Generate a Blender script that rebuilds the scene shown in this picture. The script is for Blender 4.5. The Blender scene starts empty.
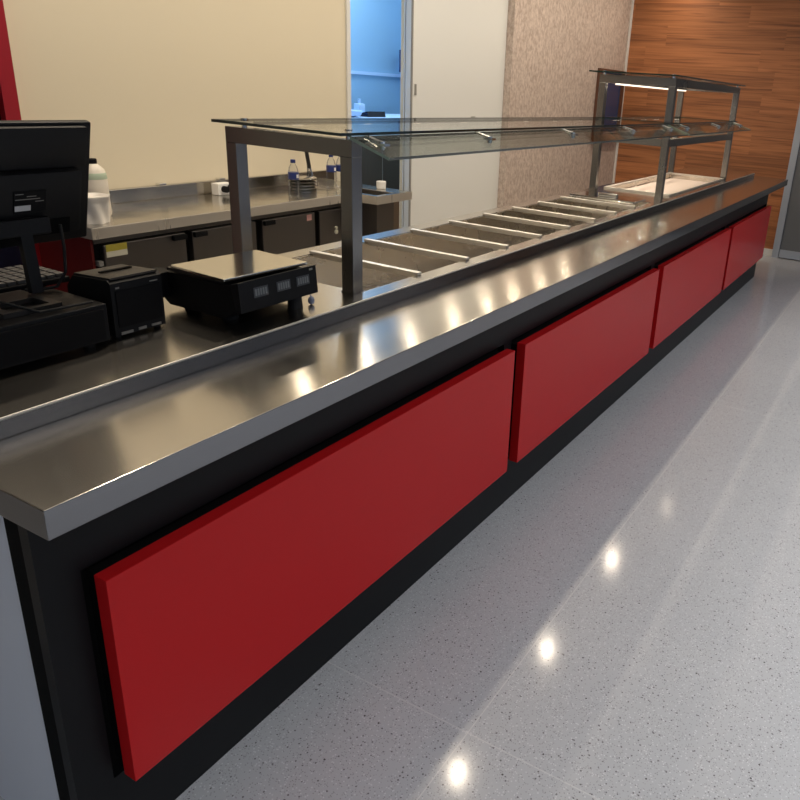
import bpy, bmesh, math, random
from mathutils import Vector, Matrix
random.seed(7)
sc = bpy.context.scene
COL = sc.collection
R = math.radians

# ------------------------------------------------------------------ materials
def new_mat(name):
    m = bpy.data.materials.new(name); m.use_nodes = True
    nt = m.node_tree; b = nt.nodes['Principled BSDF']
    return m, nt, b

def plain(name, col, rough=.5, metal=0., coat=0., spec=.5, emit=None, es=1., bump=0., bscale=60., coat_rough=.1, var=.03):
    m, nt, b = new_mat(name)
    b.inputs['Base Color'].default_value = (*col, 1)
    b.inputs['Roughness'].default_value = rough
    b.inputs['Metallic'].default_value = metal
    b.inputs['Coat Weight'].default_value = coat
    b.inputs['Coat Roughness'].default_value = coat_rough
    b.inputs['Specular IOR Level'].default_value = spec
    if emit:
        b.inputs['Emission Color'].default_value = (*emit, 1)
        b.inputs['Emission Strength'].default_value = es
    # slight procedural tone variation
    tc = nt.nodes.new('ShaderNodeTexCoord'); no = nt.nodes.new('ShaderNodeTexNoise')
    no.inputs['Scale'].default_value = bscale
    nt.links.new(tc.outputs['Object'], no.inputs['Vector'])
    if bump > 0:
        bp = nt.nodes.new('ShaderNodeBump'); bp.inputs['Strength'].default_value = bump
        bp.inputs['Distance'].default_value = .002
        nt.links.new(no.outputs['Fac'], bp.inputs['Height']); nt.links.new(bp.outputs['Normal'], b.inputs['Normal'])
    mr = nt.nodes.new('ShaderNodeMapRange')
    mr.inputs['To Min'].default_value = max(0, rough-var); mr.inputs['To Max'].default_value = min(1, rough+var)
    nt.links.new(no.outputs['Fac'], mr.inputs['Value']); nt.links.new(mr.outputs['Result'], b.inputs['Roughness'])
    return m

def steel(name, col=(.55, .53, .5), rough=.28, aniso=.85, tangent=(0, 1, 0), grain=(2, 160, 160), bump=.04, rvar=.07, wave=0.):
    m, nt, b = new_mat(name)
    b.inputs['Metallic'].default_value = 1
    b.inputs['Anisotropic'].default_value = aniso
    t = nt.nodes.new('ShaderNodeCombineXYZ')
    for i in range(3): t.inputs[i].default_value = tangent[i]
    nt.links.new(t.outputs[0], b.inputs['Tangent'])
    g = nt.nodes.new('ShaderNodeNewGeometry')
    mp = nt.nodes.new('ShaderNodeVectorMath'); mp.operation = 'MULTIPLY'
    mp.inputs[1].default_value = grain
    nt.links.new(g.outputs['Position'], mp.inputs[0])
    n = nt.nodes.new('ShaderNodeTexNoise'); n.inputs['Scale'].default_value = 1; n.inputs['Detail'].default_value = 3
    nt.links.new(mp.outputs[0], n.inputs['Vector'])
    mr = nt.nodes.new('ShaderNodeMapRange'); mr.inputs['To Min'].default_value = rough-rvar; mr.inputs['To Max'].default_value = rough+rvar
    nt.links.new(n.outputs['Fac'], mr.inputs['Value']); nt.links.new(mr.outputs['Result'], b.inputs['Roughness'])
    cr = nt.nodes.new('ShaderNodeMixRGB'); cr.inputs[1].default_value = (*[c*.975 for c in col], 1); cr.inputs[2].default_value = (*[min(1, c*1.025) for c in col], 1)
    nt.links.new(n.outputs['Fac'], cr.inputs[0]); nt.links.new(cr.outputs[0], b.inputs['Base Color'])
    # broad sheet waviness
    n2 = nt.nodes.new('ShaderNodeTexNoise'); n2.inputs['Scale'].default_value = 5; n2.inputs['Detail'].default_value = 1
    nt.links.new(g.outputs['Position'], n2.inputs['Vector'])
    bp = nt.nodes.new('ShaderNodeBump'); bp.inputs['Strength'].default_value = bump; bp.inputs['Distance'].default_value = .01
    nt.links.new(n.outputs['Fac'], bp.inputs['Height'])
    last = bp
    if wave > 0:
        b2 = nt.nodes.new('ShaderNodeBump'); b2.inputs['Strength'].default_value = wave; b2.inputs['Distance'].default_value = .02
        nt.links.new(n2.outputs['Fac'], b2.inputs['Height']); nt.links.new(bp.outputs['Normal'], b2.inputs['Normal']); last = b2
    nt.links.new(last.outputs['Normal'], b.inputs['Normal'])
    return m

def glass(name, tint=(.93, .97, .95), ior=1.5, rough=.02, boost=1.):
    m = bpy.data.materials.new(name); m.use_nodes = True
    nt = m.node_tree; nt.nodes.clear()
    out = nt.nodes.new('ShaderNodeOutputMaterial'); mix = nt.nodes.new('ShaderNodeMixShader')
    tr = nt.nodes.new('ShaderNodeBsdfTransparent'); tr.inputs[0].default_value = (*tint, 1)
    gl = nt.nodes.new('ShaderNodeBsdfGlossy'); gl.inputs['Roughness'].default_value = rough
    fr = nt.nodes.new('ShaderNodeFresnel'); fr.inputs['IOR'].default_value = ior
    mu = nt.nodes.new('ShaderNodeMath'); mu.operation = 'MULTIPLY'; mu.inputs[1].default_value = boost; mu.use_clamp = True
    nt.links.new(fr.outputs[0], mu.inputs[0]); nt.links.new(mu.outputs[0], mix.inputs[0])
    nt.links.new(tr.outputs[0], mix.inputs[1]); nt.links.new(gl.outputs[0], mix.inputs[2]); nt.links.new(mix.outputs[0], out.inputs[0])
    return m

def terrazzo():
    m, nt, b = new_mat('terrazzo')
    L = nt.links
    g = nt.nodes.new('ShaderNodeNewGeometry')
    base = nt.nodes.new('ShaderNodeTexNoise'); base.inputs['Scale'].default_value = 2.2; base.inputs['Detail'].default_value = 4
    L.new(g.outputs['Position'], base.inputs['Vector'])
    c0 = nt.nodes.new('ShaderNodeMixRGB'); c0.inputs[1].default_value = (.40, .405, .42, 1); c0.inputs[2].default_value = (.46, .46, .47, 1)
    L.new(base.outputs['Fac'], c0.inputs[0])
    prev = c0.outputs[0]
    # (scale, distance threshold, share of cells shown, colour)
    for i, (s, thr, share, col) in enumerate([(200, .32, .50, (.30, .295, .30, 1)), (150, .30, .40, (.56, .56, .57, 1)), (95, .22, .26, (.17, .16, .165, 1)), (60, .16, .06, (.10, .09, .09, 1))]):
        off = nt.nodes.new('ShaderNodeVectorMath'); off.inputs[1].default_value = (i*3.3, i*1.7, 0)
        L.new(g.outputs['Position'], off.inputs[0])
        v = nt.nodes.new('ShaderNodeTexVoronoi'); v.inputs['Scale'].default_value = s
        L.new(off.outputs[0], v.inputs['Vector'])
        a = nt.nodes.new('ShaderNodeMath'); a.operation = 'LESS_THAN'; a.inputs[1].default_value = thr
        L.new(v.outputs['Distance'], a.inputs[0])
        sp = nt.nodes.new('ShaderNodeSeparateColor'); L.new(v.outputs['Color'], sp.inputs[0])
        q = nt.nodes.new('ShaderNodeMath'); q.operation = 'LESS_THAN'; q.inputs[1].default_value = share
        L.new(sp.outputs[0], q.inputs[0])
        mu = nt.nodes.new('ShaderNodeMath'); mu.operation = 'MULTIPLY'
        L.new(a.outputs[0], mu.inputs[0]); L.new(q.outputs[0], mu.inputs[1])
        mx = nt.nodes.new('ShaderNodeMixRGB'); mx.inputs[2].default_value = col
        L.new(mu.outputs[0], mx.inputs[0]); L.new(prev, mx.inputs[1]); prev = mx.outputs[0]
    # tile joints
    sep = nt.nodes.new('ShaderNodeSeparateXYZ'); L.new(g.outputs['Position'], sep.inputs[0])
    js = []
    for ax, o0 in ((0, .69), (1, -.365)):
        s = nt.nodes.new('ShaderNodeMath'); s.operation = 'SUBTRACT'; s.inputs[1].default_value = o0 - 60*2.5
        L.new(sep.outputs[ax], s.inputs[0])
        md = nt.nodes.new('ShaderNodeMath'); md.operation = 'MODULO'; md.inputs[1].default_value = 2.5
        L.new(s.outputs[0], md.inputs[0])
        lt = nt.nodes.new('ShaderNodeMath'); lt.operation = 'LESS_THAN'; lt.inputs[1].default_value = .0028
        L.new(md.outputs[0], lt.inputs[0]); js.append(lt)
    mxj = nt.nodes.new('ShaderNodeMath'); mxj.operation = 'MAXIMUM'
    L.new(js[0].outputs[0], mxj.inputs[0]); L.new(js[1].outputs[0], mxj.inputs[1])
    mf = nt.nodes.new('ShaderNodeMath'); mf.operation = 'MULTIPLY'; mf.inputs[1].default_value = .6; L.new(mxj.outputs[0], mf.inputs[0])
    mx = nt.nodes.new('ShaderNodeMixRGB'); mx.inputs[2].default_value = (.6, .59, .57, 1)
    L.new(mf.outputs[0], mx.inputs[0]); L.new(prev, mx.inputs[1])
    L.new(mx.outputs[0], b.inputs['Base Color'])
    b.inputs['Specular IOR Level'].default_value = .2
    n = nt.nodes.new('ShaderNodeTexNoise'); n.inputs['Scale'].default_value = 30; L.new(g.outputs['Position'], n.inputs['Vector'])
    mr = nt.nodes.new('ShaderNodeMapRange'); mr.inputs['To Min'].default_value = .07; mr.inputs['To Max'].default_value = .15
    L.new(n.outputs['Fac'], mr.inputs['Value']); L.new(mr.outputs[0], b.inputs['Roughness'])
    return m

def wood_wall():
    m, nt, b = new_mat('wood planks'); L = nt.links
    g = nt.nodes.new('ShaderNodeNewGeometry'); sep = nt.nodes.new('ShaderNodeSeparateXYZ'); L.new(g.outputs['Position'], sep.inputs[0])
    ph = .2
    d = nt.nodes.new('ShaderNodeMath'); d.operation = 'DIVIDE'; d.inputs[1].default_value = ph; L.new(sep.outputs[2], d.inputs[0])
    fl = nt.nodes.new('ShaderNodeMath'); fl.operation = 'FLOOR'; L.new(d.outputs[0], fl.inputs[0])
    wn = nt.nodes.new('ShaderNodeTexWhiteNoise'); wn.noise_dimensions = '1D'; L.new(fl.outputs[0], wn.inputs['W'])
    # plank index along y with per row offset
    ad = nt.nodes.new('ShaderNodeMath'); ad.operation = 'MULTIPLY_ADD'; ad.inputs[1].default_value = 1.; L.new(wn.outputs[0], ad.inputs[0])
    dy = nt.nodes.new('ShaderNodeMath'); dy.operation = 'DIVIDE'; dy.inputs[1].default_value = 1.2; L.new(sep.outputs[1], dy.inputs[0])
    L.new(dy.outputs[0], ad.inputs[2])
    fy = nt.nodes.new('ShaderNodeMath'); fy.operation = 'FLOOR'; L.new(ad.outputs[0], fy.inputs[0])
    cx = nt.nodes.new('ShaderNodeCombineXYZ'); L.new(fl.outputs[0], cx.inputs[0]); L.new(fy.outputs[0], cx.inputs[1])
    w2 = nt.nodes.new('ShaderNodeTexWhiteNoise'); L.new(cx.outputs[0], w2.inputs['Vector'])
    # grain
    mm = nt.nodes.new('ShaderNodeVectorMath'); mm.operation = 'MULTIPLY'; mm.inputs[1].default_value = (1, .9, 34); L.new(g.outputs['Position'], mm.inputs[0])
    sc2 = nt.nodes.new('ShaderNodeVectorMath'); sc2.operation = 'SCALE'; sc2.inputs['Scale'].default_value = 13; L.new(w2.outputs['Color'], sc2.inputs[0])
    am = nt.nodes.new('ShaderNodeVectorMath'); L.new(mm.outputs[0], am.inputs[0]); L.new(sc2.outputs[0], am.inputs[1])
    n = nt.nodes.new('ShaderNodeTexNoise'); n.inputs['Scale'].default_value = 1.2; n.inputs['Detail'].default_value = 6; n.inputs['Distortion'].default_value = .9
    L.new(am.outputs[0], n.inputs['Vector'])
    r = nt.nodes.new('ShaderNodeValToRGB'); e = r.color_ramp.elements
    e[0].position = .32; e[0].color = (.20, .072, .027, 1); e[1].position = .68; e[1].color = (.46, .18, .068, 1)
    k = r.color_ramp.elements.new(.5); k.color = (.36, .135, .05, 1)
    L.new(n.outputs['Fac'], r.inputs[0])
    hv = nt.nodes.new('ShaderNodeHueSaturation'); L.new(r.outputs[0], hv.inputs['Color'])
    mr = nt.nodes.new('ShaderNodeMapRange'); mr.inputs['To Min'].default_value = .82; mr.inputs['To Max'].default_value = 1.15
    L.new(w2.outputs['Value'], mr.inputs['Value']); L.new(mr.outputs[0], hv.inputs['Value'])
    L.new(hv.outputs[0], b.inputs['Base Color']); b.inputs['Roughness'].default_value = .45
    return m

def wallpaper():
    m, nt, b = new_mat('mottled wallpaper'); L = nt.links
    g = nt.nodes.new('ShaderNodeNewGeometry')
    mm = nt.nodes.new('ShaderNodeVectorMath'); mm.operation = 'MULTIPLY'; mm.inputs[1].default_value = (42, 42, 26); L.new(g.outputs['Position'], mm.inputs[0])
    n = nt.nodes.new('ShaderNodeTexNoise'); n.inputs['Scale'].default_value = 1; n.inputs['Detail'].default_value = 5; n.inputs['Roughness'].default_value = .7; L.new(mm.outputs[0], n.inputs['Vector'])
    r = nt.nodes.new('ShaderNodeValToRGB'); e = r.color_ramp.elements
    e[0].position = .38; e[0].color = (.38, .30, .255, 1); e[1].position = .62; e[1].color = (.60, .50, .435, 1)
    L.new(n.outputs['Fac'], r.inputs[0]); L.new(r.outputs[0], b.inputs['Base Color']); b.inputs['Roughness'].default_value = .6
    return m

M = {}
M['steel'] = steel('brushed steel worktop', (.56, .53, .485), .205, .6, (0, 1, 0), (1.5, 70, 70), 0., .006, .03)
M['steel_lip_shade'] = steel('brushed steel lip dark reflection', (.22, .222, .235), .2, 0., (0, 0, 1), (1.5, 70, 70), 0., .01, .02)  # same steel, darkened to carry the reflection of the dark hall
M['steel_v'] = steel('brushed steel tube', (.31, .30, .285), .27, 0., (1, 0, 0), (6, 6, 6), 0., .01)
M['steel_bar'] = plain('steel bar', (.72, .69, .64), .42, .9)
M['steel_rim'] = plain('steel rim', (.6, .58, .54), .5, .8)
M['steel_in'] = steel('satin steel tank', (.66, .61, .54), .27, 0., (1, 0, 0), (6, 12, 6), .0, .03, .1)
M['steel_back'] = steel('brushed steel bench', (.52, .49, .44), .17, .6, (0, 1, 0), (4, 120, 120), 0., .05, .15)
M['steel_edge_lit'] = steel('steel bench edge lit', (.75, .68, .58), .3, .5, (1, 0, 0), (30, 3, 3), 0., .08, .3)  # bench steel lightened so its front edges look lit
M['steel_edge_lit'].node_tree.nodes['Principled BSDF'].inputs['Metallic'].default_value = .6
M['steel_door'] = steel('dull steel door', (.26, .235, .21), .38, 0., (0, 0, 1), (60, 60, 3), 0., .02)
M['chrome'] = plain('chrome', (.8, .8, .78), .12, 1.)
M['black'] = plain('black laminate', (.006, .0065, .0075), .4, spec=.15, var=0.)
M['deep'] = plain('deep black recess', (.004, .004, .004), .8, spec=.1)
M['red'] = plain('red lacquer', (.54, .010, .012), .27, spec=.2, var=0.)
M['white_end'] = plain('white laminate', (.70, .73, .79), .5)
M['cream'] = plain('cream paint', (.71, .63, .47), .6, bump=.15, bscale=300)
M['white_door'] = plain('white door paint', (.72, .72, .69), .45, bscale=3)
M['white_trim'] = plain('white trim', (.72, .71, .68), .45)
M['wood'] = wood_wall(); M['paper'] = wallpaper(); M['terrazzo'] = terrazzo()
M['ceil'] = plain('ceiling paint', (.8, .79, .76), .8)
M['blue'] = plain('wall with blue daylight tint', (.26, .48, .72), .6)  # blue of the cool daylight is mixed into the wall colour
M['paleblue'] = plain('pale blue surface', (.45, .66, .95), .4)  # pale surfaces tinted with the room's cool daylight
M['glass'] = glass('clear glass', (.985, .995, .99), 1.45, .01, .5)
M['glass_s'] = glass('sloped clear glass', (.93, .965, .945), 1.5, .02, .6)
M['glass_edge'] = plain('glass edge', (.012, .035, .03), .12, coat=.6)
M['glass_edge_l'] = plain('light glass edge', (.30, .40, .33), .2, coat=.5)
M['plastic'] = plain('black plastic', (.008, .008, .009), .45, spec=.2, bump=.05, bscale=600)
M['plastic_m'] = plain('matte black plastic', (.005, .005, .006), .6, spec=.15)
M['plastic_t'] = plain('satin dark plastic', (.03, .027, .025), .45, spec=.3)
M['grey'] = plain('grey plastic', (.25, .24, .22), .5)
M['key'] = plain('grey key plastic', (.09, .088, .085), .5)
M['lcd'] = plain('lcd', (.09, .095, .10), .25)
M['lcd_seg'] = plain('lcd segment', (.17, .185, .19), .4)
M['label_w'] = plain('white label', (.6, .6, .6), .5)
M['label_y'] = plain('yellow label', (.75, .62, .08), .5)
M['label_p'] = plain('pink label', (.75, .40, .36), .5)
M['label_c'] = plain('cream label', (.7, .66, .52), .5)
M['red_refl'] = plain('side panel red reflection', (.16, .012, .01), .4)  # red reflection painted onto the steel fridge end
M['redtrim'] = plain('red door trim', (.30, .006, .012), .35)
M['navy'] = plain('dark navy glass', (.006, .008, .02), .12)
M['navy2'] = plain('dark blue screen', (.02, .05, .14), .15)
M['frame_b'] = plain('brown frame wood', (.10, .04, .02), .5)
M['white_p'] = plain('white plastic', (.8, .79, .76), .4)
M['white_c'] = plain('white thin plastic bag', (.78, .74, .68), .55, bump=.3, bscale=60)
M['jug'] = plain('milky plastic', (.72, .66, .56), .35)
M['pet'] = glass('clear plastic bottle', (.94, .95, .955), 1.3, .15, .5)
M['navy_l'] = plain('navy label', (.02, .035, .16), .4)
M['greenl'] = plain('pale green label', (.42, .5, .38), .5)
M['dark_cab'] = plain('dark grey cabinet', (.05, .047, .047), .3, coat=.3)
M['alu'] = plain('aluminium frame', (.42, .46, .52), .4, .2)
M['door_grey'] = plain('grey door leaf', (.155, .16, .165), .4)
M['lamp'] = plain('lamp diffuser', (.9, .85, .75), .4, emit=(1, .82, .58), es=8)
M['strip'] = plain('lamp strip', (.9, .85, .75), .4, emit=(1, .86, .7), es=1.5)
M['rubber'] = plain('rubber', (.01, .01, .01), .7)
M['cold'] = plain('cold plate', (.74, .62, .55), .45, .1, bump=.8, bscale=45)
M['bluecap'] = plain('bluish translucent plastic', (.28, .31, .42), .25)

# ------------------------------------------------------------------ mesh helpers
class MB:
    def __init__(s): s.bm = bmesh.new(); s.mi = 0
    def box(s, x0, y0, z0, x1, y1, z1, mi=0, mat=None, bev=0.):
        t = bmesh.new(); bmesh.ops.create_cube(t, size=1)
        for v in t.verts: v.co = Vector((x0+(v.co.x+.5)*(x1-x0), y0+(v.co.y+.5)*(y1-y0), z0+(v.co.z+.5)*(z1-z0)))
        if bev > 0: bmesh.ops.bevel(t, geom=t.edges[:], offset=bev, segments=2, affect='EDGES', profile=.6)
        return s.add(t, mi, mat)
    def add(s, t, mi=0, mat=None):
        if mat: bmesh.ops.transform(t, matrix=mat, verts=t.verts)
        for f in t.faces: f.material_index = mi
        me = bpy.data.meshes.new('t'); t.to_mesh(me); t.free(); s.bm.from_mesh(me); bpy.data.meshes.remove(me)
        return s
    def cyl(s, p0, p1, r0, r1=None, n=20, mi=0):
        r1 = r0 if r1 is None else r1
        p0 = Vector(p0); p1 = Vector(p1); d = p1-p0
        t = bmesh.new(); bmesh.ops.create_cone(t, cap_ends=True, segments=n, radius1=r0, radius2=r1, depth=d.length)
        q = d.to_track_quat('Z', 'Y').to_matrix().to_4x4()
        return s.add(t, mi, Matrix.Translation((p0+p1)/2) @ q)
    def lathe(s, prof, cx=0, cy=0, z0=0, n=28, mi=0, cap=True, sq=1.):
        t = bmesh.new(); rings = []
        for r, z in prof:
            rings.append([t.verts.new((cx+r*math.cos(2*math.pi*k/n), cy+sq*r*math.sin(2*math.pi*k/n), z0+z)) for k in range(n)])
        for a, b in zip(rings, rings[1:]):
            for k in range(n): t.faces.new((a[k], a[(k+1) % n], b[(k+1) % n], b[k]))
        if cap: t.faces.new(rings[0][::-1]); t.faces.new(rings[-1])
        return s.add(t, mi)
    def tube(s, pts, r, n=10, mi=0):
        pts = [Vector(p) for p in pts]
        t = bmesh.new(); rings = []
        up = Vector((.3, .2, 1)).normalized()
        for i, p in enumerate(pts):
            d = (pts[min(i+1, len(pts)-1)]-pts[max(i-1, 0)]).normalized()
            a = d.cross(up); a = a.normalized() if a.length > 1e-4 else Vector((1, 0, 0)); b = d.cross(a).normalized()
            rings.append([t.verts.new(p+a*r*math.cos(2*math.pi*k/n)+b*r*math.sin(2*math.pi*k/n)) for k in range(n)])
        for a, b in zip(rings, rings[1:]):
            for k in range(n): t.faces.new((a[k], a[(k+1) % n], b[(k+1) % n], b[k]))
        t.faces.new(rings[0][::-1]); t.faces.new(rings[-1])
        return s.add(t, mi)
    def prism(s, poly, x0, x1, mi=0):
        """poly of (y, z), extruded along x"""
        t = bmesh.new()
        a = [t.verts.new((x0, y, z)) for y, z in poly]; b = [t.verts.new((x1, y, z)) for y, z in poly]
        n = len(poly); t.faces.new(a); t.faces.new(b[::-1])
        for k in range(n): t.faces.new((a[k], b[k], b[(k+1) % n], a[(k+1) % n]))
        bmesh.ops.recalc_face_normals(t, faces=t.faces)
        return s.add(t, mi)
    def grid_plate(s, us, vs, solid, w0, w1, axes='xyz', mi=0):
        """plate cut into cells by us, vs; solid(i, j) tells which cells exist; thickness w0..w1"""
        t = bmesh.new(); cache = {}
        ix = ['xyz'.index(c) for c in axes]
        def V(u, v, w):
            k = (round(u, 5), round(v, 5), round(w, 5))
            if k not in cache:
                c = [0, 0, 0]; c[ix[0]] = u; c[ix[1]] = v; c[ix[2]] = w; cache[k] = t.verts.new(c)
            return cache[k]
        nu, nv = len(us)-1, len(vs)-1
        S = lambda i, j: 0 <= i < nu and 0 <= j < nv and solid(i, j)
        for i in range(nu):
            for j in range(nv):
                if not S(i, j): continue
                a, b, c, d = us[i], us[i+1], vs[j], vs[j+1]
                for w in (w0, w1): t.faces.new((V(a, c, w), V(b, c, w), V(b, d, w), V(a, d, w)))
                if not S(i-1, j): t.faces.new((V(a, c, w0), V(a, d, w0), V(a, d, w1), V(a, c, w1)))
                if not S(i+1, j): t.faces.new((V(b, c, w0), V(b, d, w0), V(b, d, w1), V(b, c, w1)))
                if not S(i, j-1): t.faces.new((V(a, c, w0), V(b, c, w0), V(b, c, w1), V(a, c, w1)))
                if not S(i, j+1): t.faces.new((V(a, d, w0), V(b, d, w0), V(b, d, w1), V(a, d, w1)))
        bmesh.ops.recalc_face_normals(t, faces=t.faces)
        return s.add(t, mi)
    def build(s, name, mats, parent=None, smooth=False, loc=None):
        me = bpy.data.meshes.new(name)
        if smooth:
            for f in s.bm.faces: f.smooth = True
        s.bm.to_mesh(me); s.bm.free()
        for m in (mats if isinstance(mats, (list, tuple)) else [mats]): me.materials.append(M[m] if isinstance(m, str) else m)
        if smooth:
            try: me.set_sharp_from_angle(angle=R(38))
            except Exception: pass
        o = bpy.data.objects.new(name, me); COL.objects.link(o)
        if parent is not None:
            o.parent = parent
            o.matrix_parent_inverse = parent_matrix(parent).inverted()
        elif loc is not None:
            me.transform(Matrix.Translation(-Vector(loc))); o.location = loc
        return o

def parent_matrix(p):
    m = Matrix.Translation(p.location) @ p.rotation_euler.to_matrix().to_4x4()
    if p.parent is not None: m = parent_matrix(p.parent) @ p.matrix_parent_inverse @ m
    return m

def tag(o, label=None, cat=None, group=None, kind=None):
    if label: o['label'] = label
    if cat: o['category'] = cat
    if group: o['group'] = group
    if kind: o['kind'] = kind
    return o
def thing(name, loc, label, cat, group=None):
    o = bpy.data.objects.new(name, None); COL.objects.link(o); o.location = loc
    o.empty_display_size = .05
    return tag(o, label, cat, group)
def struct(o): o['kind'] = 'structure'; return o
def box(name, b, mat, parent=None, bev=0., loc=None):
    return MB().box(*b, bev=bev).build(name, mat, parent, loc=loc)

# ------------------------------------------------------------------ the room
CH = 2.8
struct(MB().box(-6, -7, -.1, 7.7, 3.4, 0).build('floor', 'terrazzo'))
struct(MB().box(-3, -3.2, CH, 7.7, 3.4, CH+.1).build('ceiling', 'ceil'))
# cream back wall with the doorway in it
WY = 2.11
w = MB().grid_plate([-3, 3.218, 3.76, 7.617], [0, 2.25, CH], lambda i, j: not (i == 1 and j == 0), WY, WY+.02, 'xzy')
struct(w.build('wall_back', 'cream'))
struct(MB().box(5.034, 1.985, 0, 7.617, WY-.001, CH).build('wall_back_papered', 'paper'))
struct(MB().box(7.617, -4, 0, 7.7, WY+.1, CH).build('wall_right', 'wood'))
struct(MB().box(7.585, 1.968, 0, 7.616, 1.984, CH).build('trim_1', 'white_trim'))
struct(MB().box(7.60, .127, .0, 7.616, 1.96, .07).build('baseboard_right', 'white_trim'))
# white door frame and sliding leaf
f = MB().box(3.186, WY-.012, 0, 3.2175, WY-.001, 2.29).box(3.761, WY-.012, 0, 3.82, WY-.001, 2.29).box(3.186, WY-.012, 2.251, 3.82, WY-.001, 2.29)
struct(f.build('trim_2', 'white_trim'))
d = struct(MB().box(3.752, WY-.065, .01, 5.032, WY-.025, 2.5, bev=.002).build('door_1', 'white_door'))
MB().box(3.754, WY-.072, .012, 3.77, WY-.065, 2.49).build('edge_strip', 'grey', d)
hnd = MB().box(3.80, WY-.070, 1.41, 3.82, WY-.065, 1.48, bev=.002).build('flush_pull', 'grey', d)
MB().box(4.545, WY-.070, 1.262, 4.60, WY-.065, 1.272).build('door_plate', 'grey', d)
# far grey door on the right
d = struct(MB().box(7.57, -2.2, .02, 7.60, .055, 2.62).build('door_2', 'door_grey'))
MB().box(7.55, .055, 0, 7.616, .12, 2.7).build('door_frame', 'alu', d)
MB().box(7.55, -2.2, .01, 7.569, .05, .09).build('kick_rail', 'alu', d)
MB().box(7.55, -2.2, 2.63, 7.616, .054, 2.7).build('door_frame', 'alu', d)
# red framed door far left
d = struct(MB().box(.1, WY-.03, .01, 1.155, WY-.004, 2.48).build('door_3', 'navy'))
MB().box(1.158, WY-.06, .0, 1.214, WY-.001, 2.62).box(-.05, WY-.06, .0, .095, WY-.001, 2.62).box(-.05, WY-.06, 2.49, 1.214, WY-.001, 2.62).build('door_frame', 'redtrim', d)
# blue service room behind the doorway
struct(MB().box(3.0, 3.2, 0, 5.3, 3.3, CH).build('wall_service_back', 'blue'))
struct(MB().box(5.2, WY+.021, 0, 5.3, 3.199, CH).build('wall_service_right', 'blue'))
struct(MB().box(2.9, WY+.021, 0, 3.0, 3.3, CH).build('wall_service_left', 'blue'))
struct(MB().box(3.01, 3.185, 1.52, 5.19, 3.199, 1.545).build('trim_3', 'paleblue'))
# small framed window in the papered wall
wd = struct(MB().grid_plate([6.83, 6.89, 7.47, 7.54], [1.02, 1.08, 1.655, 1.735], lambda i, j: not (i == 1 and j == 1), 1.95, 1.984, 'xzy').build('window_1', 'frame_b'))
MB().box(6.89, 1.965, 1.08, 7.47, 1.975, 1.655).build('pane', 'navy2', wd)

# ------------------------------------------------------------------ long serving counter
H, T = .8614, .0527
XE = 6.46
base = thing('counter_base', (3.2, .5, 0), 'long black-clad serving counter body fronted by four red panels', 'counter')
PN = [(.097, 1.5934), (1.671, 3.1927), (3.274, 4.847), (4.922, 6.429)]
Z0, Z1 = .1935, .6594
us = [.0137]
for a, b_ in PN: us += [a-.012, b_+.012]
us += [XE+.01]
us[-2] = min(us[-2], XE-.0)
cl = MB().grid_plate(us, [0, Z0-.01, Z1+.009, H-T-.001], lambda i, j: not (i % 2 == 1 and j == 1), .0845, .11, 'xzy')
cl.build('front_cladding', 'black', base)
MB().box(.0137, .1101, 0, XE+.01, .1496, H-T-.001).build('recess_backing', 'deep', base)
for a, b_ in PN:
    p = MB().box(a, .0345, Z0, b_, .068, Z1, bev=.0012).build('front_panel', 'red', base)
    MB().box(a+.012, .0682, Z0+.012, b_-.012, .1098, Z1-.012).build('spacer', 'deep', p)
MB().box(.020, .1498, 0, .045, .86, H-T-.001).build('end_panel', 'white_end', base)['label'] = 'pale grey end panel'
MB().box(XE-.02, .1498, 0, XE+.005, .86, H-T-.001).build('end_panel', 'black', base)
MB().box(.046, .84, 0, XE-.021, .86, H-.045).build('back_panel', 'steel_door', base)
MB().box(.046, .15, 0, XE-.021, .84, .05).build('plinth', 'black', base)

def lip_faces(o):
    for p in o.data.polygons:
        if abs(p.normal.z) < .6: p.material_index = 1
# tray shelf: folded sheet with deep lip
ts = MB().box(0, 0, H-T, 6.8626, .2755, H, bev=.0014).build('tray_shelf', ['steel', 'steel_lip_shade'], loc=(3.4, .14, H-T))
lip_faces(ts)
tag(ts, 'long brushed steel tray shelf along the front of the serving counter', 'shelf')

# worktop with two openings
wx = [0, 1.15, 3.866, 4.27, 5.74, 6.69]; wy = [.2765, .335, .795, .868]
wt = thing('worktop', (3.3, .57, H-.04), 'continuous raised steel worktop of the serving counter with sunken wells', 'worktop')
MB().grid_plate(wx, wy, lambda i, j: not (j == 1 and i in (1, 3)), H-.045, .90, 'xyz').build('top', ['steel', 'steel_lip_shade'], wt)
lip_faces(wt.children[0])
# bright folded rim along the front and back edge
MB().cyl((0.002, .279, .8985), (6.688, .279, .8985), .0032, n=10).build('front_rim', 'steel_rim', wt)
wl = MB().grid_plate([1.151, 1.157, 3.859, 3.865], [.336, .342, .788, .794], lambda i, j: not (i == 1 and j == 1), .72, .8985, 'xyz')
wl.box(1.157, .342, .72, 3.859, .788, .726)
well = thing('hot_food_well', (2.5, .565, .72), 'long sunken steel hot food well split by crossbars', 'food well')
wl.build('tank', 'steel_in', well)
for i in range(8):
    x = 1.442+.303*i
    MB().box(x-.011, .330, .9005, x+.011, .800, .9105, bev=.002).box(x-.0045, .343, .889, x+.0045, .787, .9004).build('crossbar', 'steel_bar', well)
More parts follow.
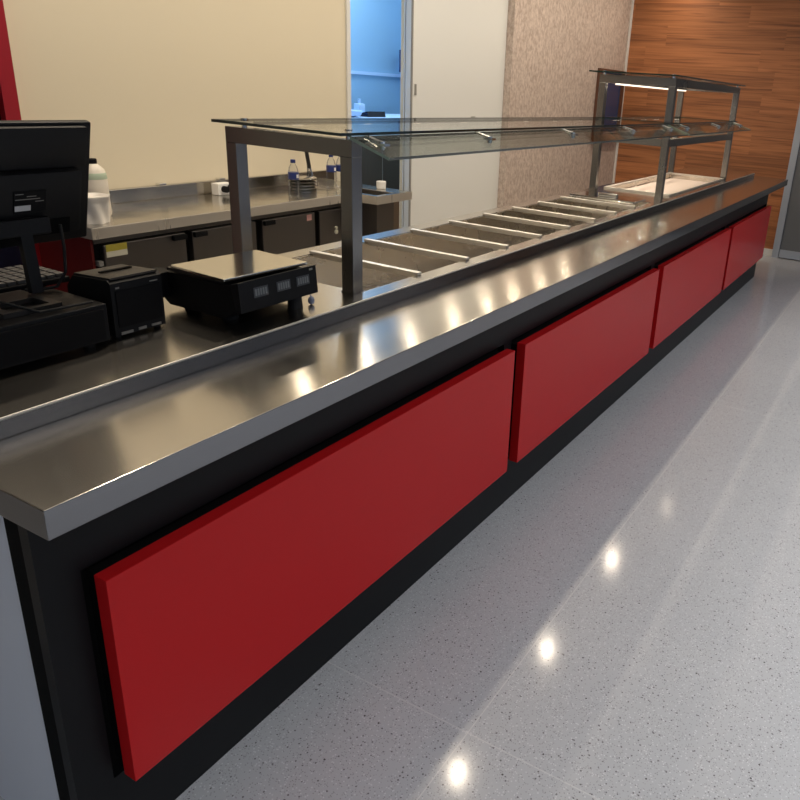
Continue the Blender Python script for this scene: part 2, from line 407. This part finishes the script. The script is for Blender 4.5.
# cold well at the far end, with raised rim
cw = thing('cold_food_well', (5, .565, .8), 'shallow bright food well under the tall shelf unit at the far end', 'food well')
cb = MB().grid_plate([4.272, 4.28, 5.73, 5.738], [.337, .345, .785, .793], lambda i, j: not (i == 1 and j == 1), .83, .9, 'xyz')
cb.box(4.28, .345, .83, 5.73, .785, .836).build('tank', 'steel_in', cw)
MB().box(4.29, .352, .8365, 5.72, .778, .87, bev=.004).build('cold_plate', 'cold', cw)
MB().grid_plate([4.255, 4.285, 5.725, 5.755], [.342, .35, .78, .80], lambda i, j: not (i == 1 and j == 1), .9005, .912, 'xyz').build('rim', 'steel_bar', cw)

# shiny lid added for the bright reflections in the hot well's last cell
ld = MB().box(3.60, .36, .912, 3.83, .76, .922, bev=.003).box(3.60, .36, .922, 3.62, .76, .928).box(3.70, .50, .922, 3.74, .62, .945, bev=.006).build('glint_lid', 'chrome', loc=(3.7, .56, .912))
tag(ld, 'small shiny steel lid added for bright reflections in the last cell of the hot food well', 'lid')

# ------------------------------------------------------------------ near sneeze guard
GX, YF, YB, GZ = 1.122, .342, .833, 1.337
S = .043
g = thing('sneeze_guard', (2.6, .57, .9), 'low glass sneeze guard spanning the hot food well on grey steel posts', 'sneeze guard')
def post(x, y, z0, z1, par, name='post'):
    """x, y = outer near corner (low x); y is the outer face"""
    return MB().box(x, y, z0, x+S, y+S, z1, bev=.0015).box(x-.002, y-.002, z0, x+S+.002, y+S+.002, z0+.003).build(name, 'steel_v', par)
post(GX, YF, .9005, GZ-.047, g); post(GX, YB-S, .9005, GZ-.047, g)
MB().box(GX, YF, GZ-.0468, GX+S, YB, GZ, bev=.0015).build('crossbeam', 'steel_v', g)
# top glass: slab with dark edge faces
def glass_slab(name, x0, y0, z0, x1, y1, z1, par, mat='glass', edge='glass_edge'):
    o = MB().box(x0, y0, z0, x1, y1, z1).build(name, [mat, edge], par)
    for p in o.data.polygons:
        if abs(p.normal.z) < .5: p.material_index = 1
    return o
TZ = 1.352
glass_slab('top_glass', 1.045, .315, TZ, 4.05, .80, TZ+.008, g)
for x, y in ((GX+.022, YF+.03), (GX+.022, YB-.06)):
    MB().cyl((x, y, GZ), (x, y, TZ-.0002), .008).cyl((x, y, TZ+.0082), (x, y, TZ+.012), .011).build('glass_stud', 'chrome', g)
LED = (1.38, 1.745, 2.06, 2.42, 2.74, 3.03, 3.37, 3.72)
MB().box(1.20, .781, TZ-.011, 4.03, .797, TZ-.0005, bev=.002).build('lamp_profile', 'steel_v', g)
for x in LED: MB().box(x-.02, .783, TZ-.0125, x+.02, .795, TZ-.0112).build('spot_lamp', 'strip', g)
def sloped(name, x0, x1, par):
    ya, za, yb_, zb = .330, 1.345, .198, 1.302
    n = Vector((0, za-zb, -(ya-yb_))).normalized()*.004  # thickness normal in yz
    poly = [(ya-n.y, za-n.z), (yb_-n.y, zb-n.z), (yb_+n.y, zb+n.z), (ya+n.y, za+n.z)]
    o = MB().prism(poly, x0, x1).build(name, ['glass_s', 'glass_edge', 'glass_edge_l'], par)
    for p in o.data.polygons:
        nn = p.normal
        if abs(nn.x) > .5: p.material_index = 2
        elif abs(nn.dot(n.normalized())) < .5: p.material_index = 1
    return o
sloped('sloped_glass', 1.10, 3.98, g)
def clip(x, par):
    MB().box(x-.012, .25, 1.328, x+.012, .285, 1.3345).cyl((x, .268, 1.318), (x, .268, 1.340), .009).tube([(x, .268, 1.336), (x, .30, 1.343), (x, .325, 1.350)], .005).build('glass_clip', 'chrome', par)
for x in (1.16, 1.75, 2.45, 3.2, 3.85): clip(x, g)

# ------------------------------------------------------------------ far tall shelf unit
X2, X3, TOP = 4.075, 5.80, 1.613
f = thing('tiered_shelf_guard', (5, .57, .9), 'tall two-tier steel and glass shelf unit at the far end of the counter', 'shelf unit')
for x in (X2, X3):
    for y in (YF, YB-S): post(x, y, .9005, TOP-.047, f)
MB().grid_plate([X2, X2+S, X3, X3+S], [YF, YF+S, YB-S, YB], lambda i, j: not (i == 1 and j == 1), TOP-.0468, TOP, 'xyz').build('top_frame', 'steel_v', f)
for zz in (1.215,):
    MB().box(X2+S+.0025, YF+.002, zz, X3-.0025, YF+S-.002, zz+.045).build('rail', 'steel_v', f)
    MB().box(X2+S+.0025, YB-S+.002, zz, X3-.0025, YB-.002, zz+.045).build('rail', 'steel_v', f)
    for x in (X2, X3):
        MB().box(x+.002, YF+S+.0025, zz, x+S-.002, YB-S-.0025, zz+.045).build('rail', 'steel_v', f)
glass_slab('top_glass', X2-.06, YF-.03, TOP+.010, X3+S+.03, YB+.05, TOP+.018, f)
for x in (X2+.023, X3+.023):
    for y in (YF+.023, YB-.023): MB().cyl((x, y, TOP), (x, y, TOP+.0098), .008).cyl((x, y, TOP+.0182), (x, y, TOP+.022), .011).build('glass_stud', 'chrome', f)
glass_slab('middle_glass', X2+S+.006, .315, TZ, X3-.006, .80, TZ+.008, f)
sloped('sloped_glass', 4.0, 5.78, f)
for x in (4.2, 5.0, 5.7): clip(x, f)
MB().box(4.2, YB-.09, TOP-.0555, 5.72, YB-.06, TOP-.047, bev=.002).build('lamp_strip', 'strip', f)['label'] = 'lit warm lamp strip'
LED2 = (4.32, 4.60, 4.88, 5.16, 5.44, 5.70)
MB().box(4.2, .775, TZ-.011, 5.75, .795, TZ-.0005, bev=.002).build('lamp_profile', 'steel_v', f)
for x in LED2: MB().box(x-.05, .778, TZ-.0135, x+.05, .792, TZ-.0112).build('spot_lamp', 'strip', f)

# ------------------------------------------------------------------ till corner
cd = thing('cash_drawer', (.23, .64, .90), 'wide flat black cash drawer under the monitor at the near end', 'cash drawer')
MB().box(.03, .47, .912, .443, .865, .9975, bev=.003).build('case', 'plastic', cd)
MB().box(.042, .4655, .918, .432, .4698, .988, bev=.0015).build('drawer_front', 'plastic_m', cd)
MB().cyl((.14, .4653, .955), (.14, .462, .955), .009).build('lock', 'chrome', cd)
for x, y in ((.06, .50), (.41, .50), (.06, .83), (.41, .83)): MB().cyl((x, y, .9003), (x, y, .9118), .012).build('foot', 'rubber', cd)

mo = thing('monitor', (.31, .585, .998), 'black monitor seen from behind, standing on the cash drawer', 'monitor')
tilt = Matrix.Translation((0, .64, 1.232)) @ Matrix.Rotation(R(15), 4, 'X') @ Matrix.Translation((0, -.64, -1.232))
mb = MB(); mb.box(.05, .642, 1.095, .55, .660, 1.374, mat=tilt, bev=.005)
mb.box(.06, .628, 1.276, .532, .6418, 1.368, mat=tilt, bev=.006)
mb.box(.07, .612, 1.128, .515, .6418, 1.2755, mat=tilt, bev=.010)
mb.build('shell', 'plastic', mo, smooth=True)
MB().box(.14, .6105, 1.132, .485, .6122, 1.168, mat=tilt).build('port_recess', 'deep', mo)
MB().box(.062, .6600, 1.108, .53, .6615, 1.36, mat=tilt).build('screen', 'navy', mo)
lb = MB().box(.362, .6102, 1.190, .430, .6118, 1.238, mat=tilt).build('rating_label', 'plastic_m', mo)
l2 = MB(); l2.box(.364, .6094, 1.194, .397, .6101, 1.206, mat=tilt, mi=0)
for k, (a, b_) in enumerate(((.365, .382), (.389, .409), (.365, .417), (.407, .425))): l2.box(a, .6094, 1.231-k*.006, b_, .6101, 1.2325-k*.006, mat=tilt, mi=1)
l2.build('label_print', ['label_w', 'grey'], lb)
nk = MB().prism([(.600, 1.012), (.616, 1.012), (.628, 1.165), (.612, 1.165)], .362, .387).box(.30, .610, 1.135, .43, .655, 1.172, bev=.004)
nk.build('neck', 'plastic', mo)
MB().grid_plate([.25, .268, .352, .37], [.51, .525, .585, .66], lambda i, j: not (i == 1 and j == 1), .998, 1.009, 'xyz').build('foot', 'plastic_t', mo)
MB().tube([(.455, .62, 1.15), (.457, .62, 1.10), (.455, .625, 1.04), (.44, .64, 1.006), (.40, .655, 1.003), (.385, .67, 1.003)], .0035).build('cable', 'rubber', mo)
MB().tube([(.25, .62, 1.15), (.245, .61, 1.09), (.255, .59, 1.03), (.31, .49, 1.004), (.42, .485, 1.003)], .003).build('cable', 'rubber', mo)

kb = thing('keyboard', (.30, .76, .998), 'dark keyboard with worn grey keys lying on the cash drawer', 'keyboard')
MB().box(.11, .685, .998, .50, .835, 1.012, bev=.004).build('case', 'plastic_m', kb)
k_ = MB()
for r_ in range(6):
    y0 = .692+r_*.0235
    for c_ in range(17):
        x0 = .118+c_*.0222
        k_.box(x0, y0, 1.0122, x0+.018, y0+.019, 1.021, bev=.0015)
kk = k_.build('keys', 'key', kb)

pr = thing('receipt_printer', (.54, .57, .9), 'cubic black receipt printer between the cash drawer and the scale', 'printer')
MB().prism([(.495, .906), (.655, .906), (.655, 1.0), (.63, 1.028), (.505, 1.037), (.495, 1.03)], .472, .604).build('body', 'plastic', pr)
MB().prism([(.50, 1.0375), (.63, 1.0285), (.652, 1.004), (.655, 1.006), (.632, 1.033), (.502, 1.0415)], .478, .598).build('lid', 'plastic_t', pr)
MB().box(.50, .565, 1.0385, .58, .575, 1.0415, mat=None).build('paper_slot', 'deep', pr)
MB().box(.482, .4925, .925, .596, .4948, 1.012, bev=.001).build('front_cover', 'plastic_m', pr)
MB().box(.484, .4935, 1.0170, .493, .4948, 1.0205).build('badge', 'grey', pr)
MB().box(.571, .4935, 1.018, .592, .4948, 1.0205).build('badge', 'grey', pr)
MB().box(.485, .492, .908, .515, .4948, .914).box(.53, .492, .909, .55, .4948, .915).box(.565, .492, .910, .59, .4948, .915).build('port_cover', 'grey', pr)
for x, y in ((.485, .51), (.59, .51), (.485, .64), (.59, .64)): MB().cyl((x, y, .9003), (x, y, .9058), .008).build('foot', 'rubber', pr)

# ------------------------------------------------------------------ scale
sl = thing('weighing_scale', (.83, .46, .9), 'black digital weighing scale with flat steel plate and three small displays', 'scale')
bd = MB().prism([(.36, .94), (.40, .914), (.60, .914), (.66, .955), (.66, .99), (.60, 1.0), (.352, 1.005), (.345, 1.0)], .70, .955)
bd.build('body', 'plastic_m', sl)
MB().prism([(.60, .935), (.645, .955), (.70, .965), (.71, .985), (.66, 1.0), (.60, 1.0)], .672, .72).build('side_lobe', 'plastic_m', sl)
fp = MB().prism([(.328, .943), (.3455, .94), (.362, 1.010), (.335, 1.018)], .690, .958).build('display_panel', 'plastic', sl)
# panel front face normal; three displays lying on it
def on_panel(u0, u1, h0, h1, off, mb, mi=0):
    a = Vector((0, .328, .943)); b_ = Vector((0, .335, 1.018)); n = Vector((0, -(b_.z-a.z), (b_.y-a.y))).normalized()
    def P(u, h, o): v = a+(b_-a)*h+n*o; return (u, v.y, v.z)
    t = bmesh.new()
    vs = [t.verts.new(P(u, h, o)) for o in (.0002, off) for u, h in ((u0, h0), (u1, h0), (u1, h1), (u0, h1))]
    for q in ((0, 1, 2, 3), (4, 5, 6, 7), (0, 1, 5, 4), (1, 2, 6, 5), (2, 3, 7, 6), (3, 0, 4, 7)): t.faces.new([vs[i] for i in q])
    bmesh.ops.recalc_face_normals(t, faces=t.faces); mb.add(t, mi)
for k, (u0, u1) in enumerate(((.735, .782), (.812, .859), (.882, .929))):
    m_ = MB(); on_panel(u0, u1, .40, .74, .0012, m_); dd = m_.build('display', 'lcd', fp)
    m_ = MB()
    for j in range(5):
        a = u0+.004+j*.0082
        on_panel(a, a+.0055, .46, .68, .0018, m_)
    m_.build('digits', 'lcd_seg', dd)
m_ = MB(); on_panel(.932, .944, .86, .93, .0012, m_); m_.build('badge', 'grey', fp)
MB().box(.70, .395, 1.0055, .955, .60, 1.013).cyl((.83, .48, 1.0), (.83, .48, 1.014), .03).build('plate_holder', 'plastic_t', sl)
pm = Matrix.Translation((.83, .472, 0)) @ Matrix.Rotation(R(-3.5), 4, 'Z') @ Matrix.Translation((-.83, -.472, 0))
MB().box(.693, .369, 1.0142, .965, .577, 1.0215, mat=pm, bev=.002).build('plate', steel('scale plate steel', (.72, .69, .62), .14, .3, (1, 0, 0), (60, 3, 60), 0., .01), sl)
for x, y in ((.915, .372), (.745, .43), (.90, .58), (.745, .57)): MB().cyl((x, y, .9003), (x, y, .9135 if y > .4 else .942), .021, .017).build('foot', 'rubber', sl)
MB().lathe([(.002, 0), (.008, .004), (.0095, .012), (.007, .02), (.002, .024)], .965, .36, .9005, n=14).tube([(.965, .36, .9235), (.964, .37, .935), (.945, .385, .95)], .0015).build('level_bubble', 'bluecap', sl, smooth=True)

# ------------------------------------------------------------------ back bench: undercounter fridge
BY, BB = 1.656, 2.108
fr = thing('undercounter_fridge', (1.95, 1.9, 0), 'steel undercounter fridge bench along the cream wall with grey-brown doors', 'fridge')
MB().box(1.185, BY, .855, 2.70, BB-.002, .90, bev=.003).build('worktop', ['steel_back', 'steel_edge_lit'], fr)
lip_faces(fr.children[0])
MB().box(1.185, BB-.03, .9005, 2.70, BB-.002, .962, bev=.003).build('splashback', 'steel_back', fr)
MB().box(1.215, BY+.06, .08, 2.695, BB-.005, .8545).build('carcass', 'black', fr)
MB().box(1.205, BY+.05, .08, 1.2145, BB-.005, .8545).build('side_panel', 'red_refl', fr)['label'] = 'side panel coloured with a dark red reflection'
MB().box(1.216, BY+.045, .828, 2.695, BY+.0595, .854).build('top_rail', 'steel_door', fr)
doors = [(1.245, 1.622, 'r'), (1.657, 2.02, 'l'), (2.062, 2.425, 'l')]
for i, (a, b_, s) in enumerate(doors):
    dr = MB().box(a, BY+.03, .13, b_, BY+.0595, .822, bev=.003).build('door', 'steel_door', fr)
    hx = (b_-.07, b_-.003) if s == 'r' else (a+.003, a+.07)
    MB().box(hx[0], BY+.012, .797, hx[1], BY+.0298, .819, bev=.003).build('handle', 'plastic_m', dr)
    if i == 0: MB().box(1.252, BY+.0285, .772, 1.342, BY+.0298, .822, mi=0).box(1.252, BY+.028, .795, 1.342, BY+.0284, .822, mi=1).build('energy_label', ['label_c', 'label_y'], dr)
    if i == 2: MB().box(2.365, BY+.0285, .785, 2.40, BY+.0298, .815).build('warning_label', 'label_p', dr)
MB().box(2.46, BY+.03, .13, 2.69, BY+.0595, .822, bev=.003).build('vent_panel', 'steel_door', fr)
lk = MB().cyl((2.585, BY+.0298, .70), (2.585, BY+.022, .70), .012).cyl((2.585, BY+.0298, .722), (2.585, BY+.022, .722), .008).build('emblem', 'label_c', fr)
MB().box(1.221, BY+.035, .74, 1.24, BY+.0595, .76).box(1.221, BY+.035, .70, 1.24, BY+.0595, .725).build('switch', 'grey', fr)
for x in (1.25, 1.95, 2.65):
    for y in (BY+.09, BB-.05): MB().cyl((x, y, 0), (x, y, .0795), .02).build('leg', 'chrome', fr)

# sink bench
SY = 1.50
sk = thing('sink_bench', (2.85, 1.8, 0), 'steel sink bench end beside the open doorway, with sunken basin', 'sink')
MB().grid_plate([2.705, 2.745, 2.90, 3.03], [SY, SY+.03, 1.80, BB-.002], lambda i, j: not (i == 1 and j == 1), .855, .90, 'xyz').build('top', ['steel_back', 'steel_edge_lit'], sk)
lip_faces(sk.children[0])
bs = MB().grid_plate([2.746, 2.752, 2.893, 2.899], [SY+.031, SY+.037, 1.793, 1.799], lambda i, j: not (i == 1 and j == 1), .66, .898, 'xyz').box(2.752, SY+.037, .66, 2.893, 1.793, .666)
bs.build('basin', 'steel_door', sk)
MB().box(2.705, BB-.03, .9005, 3.03, BB-.002, .962).build('splashback', 'steel_back', sk)
MB().box(2.71, BY+.03, .1, 3.16, BY+.045, .8545).build('front_panel', steel('warm steel panel', (.42, .33, .25), .35, 0., (0, 0, 1), (60, 60, 3), 0., .02), sk)
MB().box(3.14, BY+.046, .1, 3.16, BB-.01, .8545).build('side_panel', 'steel_door', sk)
for x, y in ((2.73, BY+.06), (3.08, BY+.07), (2.73, 2.06), (3.08, 2.06)): MB().cyl((x, y, 0), (x, y, .0995), .018).build('leg', 'chrome', sk)

# spray tap and steel stand behind the bottles
tp = thing('spray_tap', (2.74, 2.03, .9), 'black-hosed spray tap hanging over the back bench', 'tap')
MB().cyl((2.76, 2.04, .9005), (2.76, 2.04, .93), .02).tube([(2.76, 2.04, .92), (2.76, 2.04, 1.14), (2.75, 2.03, 1.175), (2.73, 2.01, 1.185), (2.705, 2.0, 1.165)], .006).build('riser', 'chrome', tp)
MB().tube([(2.700, 2.0, 1.163), (2.706, 2.0, 1.12), (2.718, 2.0, 1.06), (2.732, 2.0, 1.0)], .011).build('hose', 'rubber', tp)
MB().cyl((2.732, 2.0, .999), (2.742, 2.0, .955), .009, .014).build('spray_head', 'chrome', tp)
rk = MB()
for k in range(4): rk.lathe([(.075, 0), (.086, .004), (.086, .010), (.08, .013)], 2.60, 1.93, .9006+k*.0165, n=40, sq=.8)
o = rk.build('steel_plate_stack', 'steel_back', smooth=True, loc=(2.60, 1.93, .9006))
tag(o, 'stack of round steel dishes between the water bottles on the back bench', 'dish stack')

def water_bottle(x, y, label, s=1.):
    r = thing('water_bottle', (x, y, .9003), label, 'bottle', 'water bottles on the back bench')
    P = lambda q: [(a*.86, b_*.86) for a, b_ in q]
    MB().lathe(P([(.026, 0), (.031, .006), (.031, .05), (.029, .055), (.031, .062), (.031, .10), (.030, .105), (.0305, .145), (.024, .175), (.012, .195), (.012, .202)]), x, y, .9003).build('body', 'pet', r, smooth=True)
    MB().lathe(P([(.0315, .105), (.0316, .108), (.0316, .142), (.0310, .145)]), x, y, .9003).build('wrap_label', 'navy_l', r, smooth=True)
    MB().box(x-.007, y-.0282, .9003+.098, x+.007, y-.0274, .9003+.115).build('label_mark', 'white_p', r)
    MB().lathe(P([(.0145, .199), (.0148, .201), (.0148, .216), (.013, .218)]), x, y, .9003).build('cap', 'navy_l', r, smooth=True)
    return r
water_bottle(2.352, 1.755, 'clear water bottle with navy label left of the steel dishes')
water_bottle(2.755, 1.86, 'clear water bottle with navy label nearest the spray tap, right of the steel dishes')
water_bottle(2.822, 1.85, 'clear water bottle half hidden by the near guard post, rightmost of three')

jg = thing('plastic_jug', (1.36, 1.87, .9), 'milky plastic jug with dark cap and pale label on the back bench', 'jug')
MB().lathe([(.045, 0), (.05, .008), (.048, .155), (.042, .185), (.022, .205), (.016, .21)], 1.36, 1.87, .9003).build('body', 'jug', jg, smooth=True)
MB().lathe([(.0482, .150), (.0488, .152), (.0458, .173), (.045, .174)], 1.36, 1.87, .9003).build('wrap_label', 'greenl', jg, smooth=True)
MB().lathe([(.017, .208), (.018, .209), (.018, .226), (.016, .228)], 1.36, 1.87, .9003).build('cap', 'plastic_m', jg, smooth=True)
# crumpled white bag-lined cup
t = bmesh.new(); n = 40; rings = []
for k in range(12):
    z = k/11*.105
    rings.append([t.verts.new(((.050+.010*k/11+.005*math.sin(j*.9+k*.35)+random.uniform(-.0015, .0015)+(.007 if k >= 10 else 0))*math.cos(2*math.pi*j/n),
                               (.050+.010*k/11+.005*math.sin(j*.9+k*.35)+(.007 if k >= 10 else 0))*math.sin(2*math.pi*j/n), z)) for j in range(n)])
for a, b_ in zip(rings, rings[1:]):
    for j in range(n): t.faces.new((a[j], a[(j+1) % n], b_[(j+1) % n], b_[j]))
t.faces.new(rings[0][::-1])
rim = [t.verts.new((v.co.x*.8, v.co.y*.8, v.co.z-.012)) for v in rings[-1]]
for j in range(n): t.faces.new((rings[-1][j], rings[-1][(j+1) % n], rim[(j+1) % n], rim[j]))
t.faces.new(rim)
o = MB().add(t, 0, Matrix.Translation((1.266, 1.757, .9004))).build('bagged_container', 'white_c', smooth=True, loc=(1.266, 1.757, .9004))
tag(o, 'white crumpled bag-lined container in front of the milky jug', 'container')
# white adaptor box
ad = thing('power_adaptor', (2.13, 2.03, .9), 'small white boxed adaptor with a black plug beside the splashback', 'adaptor')
MB().box(2.085, 2.0, .9003, 2.17, 2.05, .958, bev=.004).build('case', 'white_p', ad)
MB().cyl((2.118, 1.999, .930), (2.118, 1.975, .930), .016).cyl((2.15, 1.999, .935), (2.165, 1.97, .940), .013).build('plug', 'plastic_m', ad)
# cup
o = MB().lathe([(.023, 0), (.026, .003), (.028, .040), (.026, .042), (.0245, .006)], 2.975, 1.68, .9003).build('cup', 'white_p', smooth=True, loc=(2.965, 1.68, .9003))
tag(o, 'small white cup on the right end of the sink bench', 'cup')
# wall hook
o = MB().box(2.93, WY-.012, 1.235, 2.985, WY-.0005, 1.262, bev=.003).cyl((2.95, WY-.012, 1.24), (2.95, WY-.03, 1.235), .006).build('wall_bracket', 'label_c', loc=(2.95, WY-.01, 1.235))
tag(o, 'tiny bracket fixed on the cream wall above the water bottles', 'bracket')
# fixings seen on the splashback
for x in (1.47, 1.83, 2.18):
    o = MB().box(x-.018, BB-.034, .9625, x+.018, BB-.002, .972, bev=.002).build('splashback_clip', 'chrome', fr)

# service room contents
ct = thing('service_cabinet', (4.1, 2.7, 0), 'dark cabinet topped by a pale blue slab inside the blue service room', 'cabinet')
MB().box(3.35, 2.47, 0, 5.0, 2.95, 1.10).build('body', 'dark_cab', ct)
MB().box(3.37, 2.455, .03, 3.985, 2.4695, 1.09).build('door', 'dark_cab', ct)
MB().box(3.998, 2.455, .03, 4.62, 2.4695, 1.09).build('door', 'dark_cab', ct)
MB().box(3.986, 2.46, .03, 3.997, 2.4698, 1.09).build('joint_strip', 'alu', ct)
MB().box(3.33, 2.44, 1.101, 5.02, 2.97, 1.225, bev=.005).build('slab', 'paleblue', ct)
o = MB().lathe([(.05, 0), (.10, .012), (.115, .045), (.11, .048), (.09, .02), (.03, .008)], 3.86, 2.68, 1.2255, cap=False).build('bowl', 'paleblue', smooth=True, loc=(3.86, 2.68, 1.2255))
tag(o, 'pale bowl on the slab in the blue service room', 'bowl')
o = MB().prism([(2.62, 1.2255), (2.70, 1.2255), (2.69, 1.25), (2.63, 1.265)], 4.03, 4.24).build('dark_tray', 'navy', loc=(4.1, 2.66, 1.2255))
tag(o, 'small dark tray beside the pale bowl in the blue room', 'tray')
o = MB().box(4.15, 2.80, 1.2255, 4.22, 2.86, 1.31, bev=.01).cyl((4.185, 2.83, 1.31), (4.185, 2.83, 1.345), .012).build('soap_bottle', 'paleblue', smooth=True, loc=(4.18, 2.83, 1.2255))
tag(o, 'pale soap bottle behind the dark tray in the blue room', 'bottle')
o = MB().box(5.02, 2.85, 1.56, 5.1995, 3.08, 1.74, bev=.003).build('towel_dispenser', 'navy2', loc=(5.12, 3.0, 1.56))
tag(o, 'dark blue towel dispenser high on the service room side wall', 'dispenser')

# ------------------------------------------------------------------ lamps
lamps_main = [(1.22, .78), (2.65, .78), (4.01, .78), (5.47, .78)]  # the first one is added to brighten the near end
lamps_fill = [(x, 1.40) for x in (.85, 1.5, 2.1, 2.75, 3.37, 3.92, 4.53, 5.08, 5.58, 6.16, 6.76, 7.3)]  # row added to fill the kitchen side with warm light
first = None
def downlight(x, y, label, group, size=.085, watts=20, col=(1, .86, .68), spread=2.6):
    global first
    if first is None:
        r = thing('ceiling_downlight', (0, 0, CH), label, 'ceiling lamp', group)
        a = MB().lathe([(.09, -.006), (.09, 0), (.074, 0), (.074, -.006)], 0, 0, 0, n=32, cap=False).build('ring', 'white_p', r, smooth=True)
        a.matrix_parent_inverse = Matrix.Identity(4)
        b_ = MB().lathe([(.073, -.003), (.001, -.0031)], 0, 0, 0, n=32, cap=False).build('diffuser', 'lamp', r)
        b_.matrix_parent_inverse = Matrix.Identity(4)
        first = r
    else:
        r = first.copy(); COL.objects.link(r)
        for c in first.children:
            if c.type != 'MESH': continue
            q = c.copy(); COL.objects.link(q); q.parent = r
        tag(r, label, 'ceiling lamp', group)
    r.location = (x, y, CH-.0005)
    l = bpy.data.lights.new('lamp', 'AREA'); l.shape = 'DISK'; l.size = size; l.energy = watts; l.color = col; l.spread = spread
    o = bpy.data.objects.new('downlight_source', l); COL.objects.link(o); o.location = (x, y, CH-.012)
    return r
for x, y in lamps_main: downlight(x, y, 'round warm downlight in the ceiling row above the serving counter', 'downlights above the serving counter', size=.045, watts=6.5)
downlight(6.75, .62, 'tiny warm pin light at the far end of the ceiling row above the serving counter', 'pin light at the row end', size=.02, watts=.6)
for x, y in lamps_fill: downlight(x, y, 'added round warm fill downlight above the kitchen aisle', 'added fill downlights above the kitchen aisle', size=.06, watts=4)
# panel lamps added out of view over the customer hall to brighten the floor
for x in (-1.2, 1.8, 4.8):
    r = thing('hall_fill_panel', (x, -2.2, CH), 'added square fill panel out of view in the ceiling of the customer hall', 'ceiling lamp', 'added fill panels of the customer hall')
    MB().grid_plate([x-.62, x-.59, x+.59, x+.62], [-2.52, -2.49, -1.91, -1.88], lambda i, j: not (i == 1 and j == 1), CH-.02, CH-.001).build('frame', 'white_p', r)
    MB().box(x-.589, -2.489, CH-.008, x+.589, -1.911, CH-.002).build('diffuser', 'strip', r)
    l = bpy.data.lights.new('hall', 'AREA'); l.shape = 'RECTANGLE'; l.size = 1.15; l.size_y = .55; l.energy = 30; l.color = (.90, .95, 1)
    o = bpy.data.objects.new('hall_fill_source', l); COL.objects.link(o); o.location = (x, -2.2, CH-.012); l.spread = R(115)
# strip lamps of the shelf unit give real light
for z, e in ((TOP-.064, 2.5),):
    l = bpy.data.lights.new('strip', 'AREA'); l.shape = 'RECTANGLE'; l.size = 1.5; l.size_y = .025; l.energy = e; l.color = (1, .86, .7)
    o = bpy.data.objects.new('strip_source', l); COL.objects.link(o); o.location = (4.96, YB-.075 if z > 1.5 else .755, z)
for x in LED+LED2:
    l = bpy.data.lights.new('led', 'AREA'); l.shape = 'RECTANGLE'; l.size = .036; l.size_y = .012; l.energy = .35 if x < 4 else .8; l.color = (1, .84, .62)
    o = bpy.data.objects.new('led_source', l); COL.objects.link(o); o.location = (x, .789, TZ-.0135)
# added cool source standing for the daylight in the service room
l = bpy.data.lights.new('service', 'AREA'); l.shape = 'SQUARE'; l.size = .6; l.energy = 24; l.color = (.78, .9, 1)
o = bpy.data.objects.new('service_daylight', l); COL.objects.link(o); o.location = (4.1, 2.75, 2.72)
# daylight from the open shop front: large soft cool source behind the viewer
l = bpy.data.lights.new('shopfront', 'AREA'); l.shape = 'RECTANGLE'; l.size = 7; l.size_y = 2.4; l.energy = 15; l.color = (.78, .88, 1)
o = bpy.data.objects.new('shopfront_daylight', l); COL.objects.link(o); o.location = (2.5, -6.5, 1.6)
o.rotation_euler = (R(90), 0, 0)

wd = bpy.data.worlds.new('world'); sc.world = wd; wd.use_nodes = True
bg = wd.node_tree.nodes['Background']; bg.inputs[0].default_value = (.62, .74, 1, 1); bg.inputs[1].default_value = .18

# ------------------------------------------------------------------ camera (solved from the photograph's vanishing lines)
cam = bpy.data.cameras.new('camera'); co = bpy.data.objects.new('camera', cam); COL.objects.link(co); sc.camera = co
ya, pi_, ro = R(27.104), R(-20.0388), R(3.8652)
fw = Vector((math.cos(pi_)*math.cos(ya), math.cos(pi_)*math.sin(ya), math.sin(pi_)))
rt = Vector((math.sin(ya), -math.cos(ya), 0)); up = rt.cross(fw)
r2 = math.cos(ro)*rt+math.sin(ro)*up; u2 = -math.sin(ro)*rt+math.cos(ro)*up
mw = Matrix((r2, u2, -fw)).transposed().to_4x4(); mw.translation = (-.53045, -1.04163, 1.50268)
co.matrix_world = mw
cam.sensor_width = 36; cam.lens = 739.55/800*36
cam.shift_x = (400-511.97)/800; cam.shift_y = (357.285-400)/800
cam.clip_start = .02

vs = sc.view_settings
vs.view_transform = 'Standard'; vs.look = 'None'; vs.gamma = 1; vs.exposure = .1; vs.use_curve_mapping = False
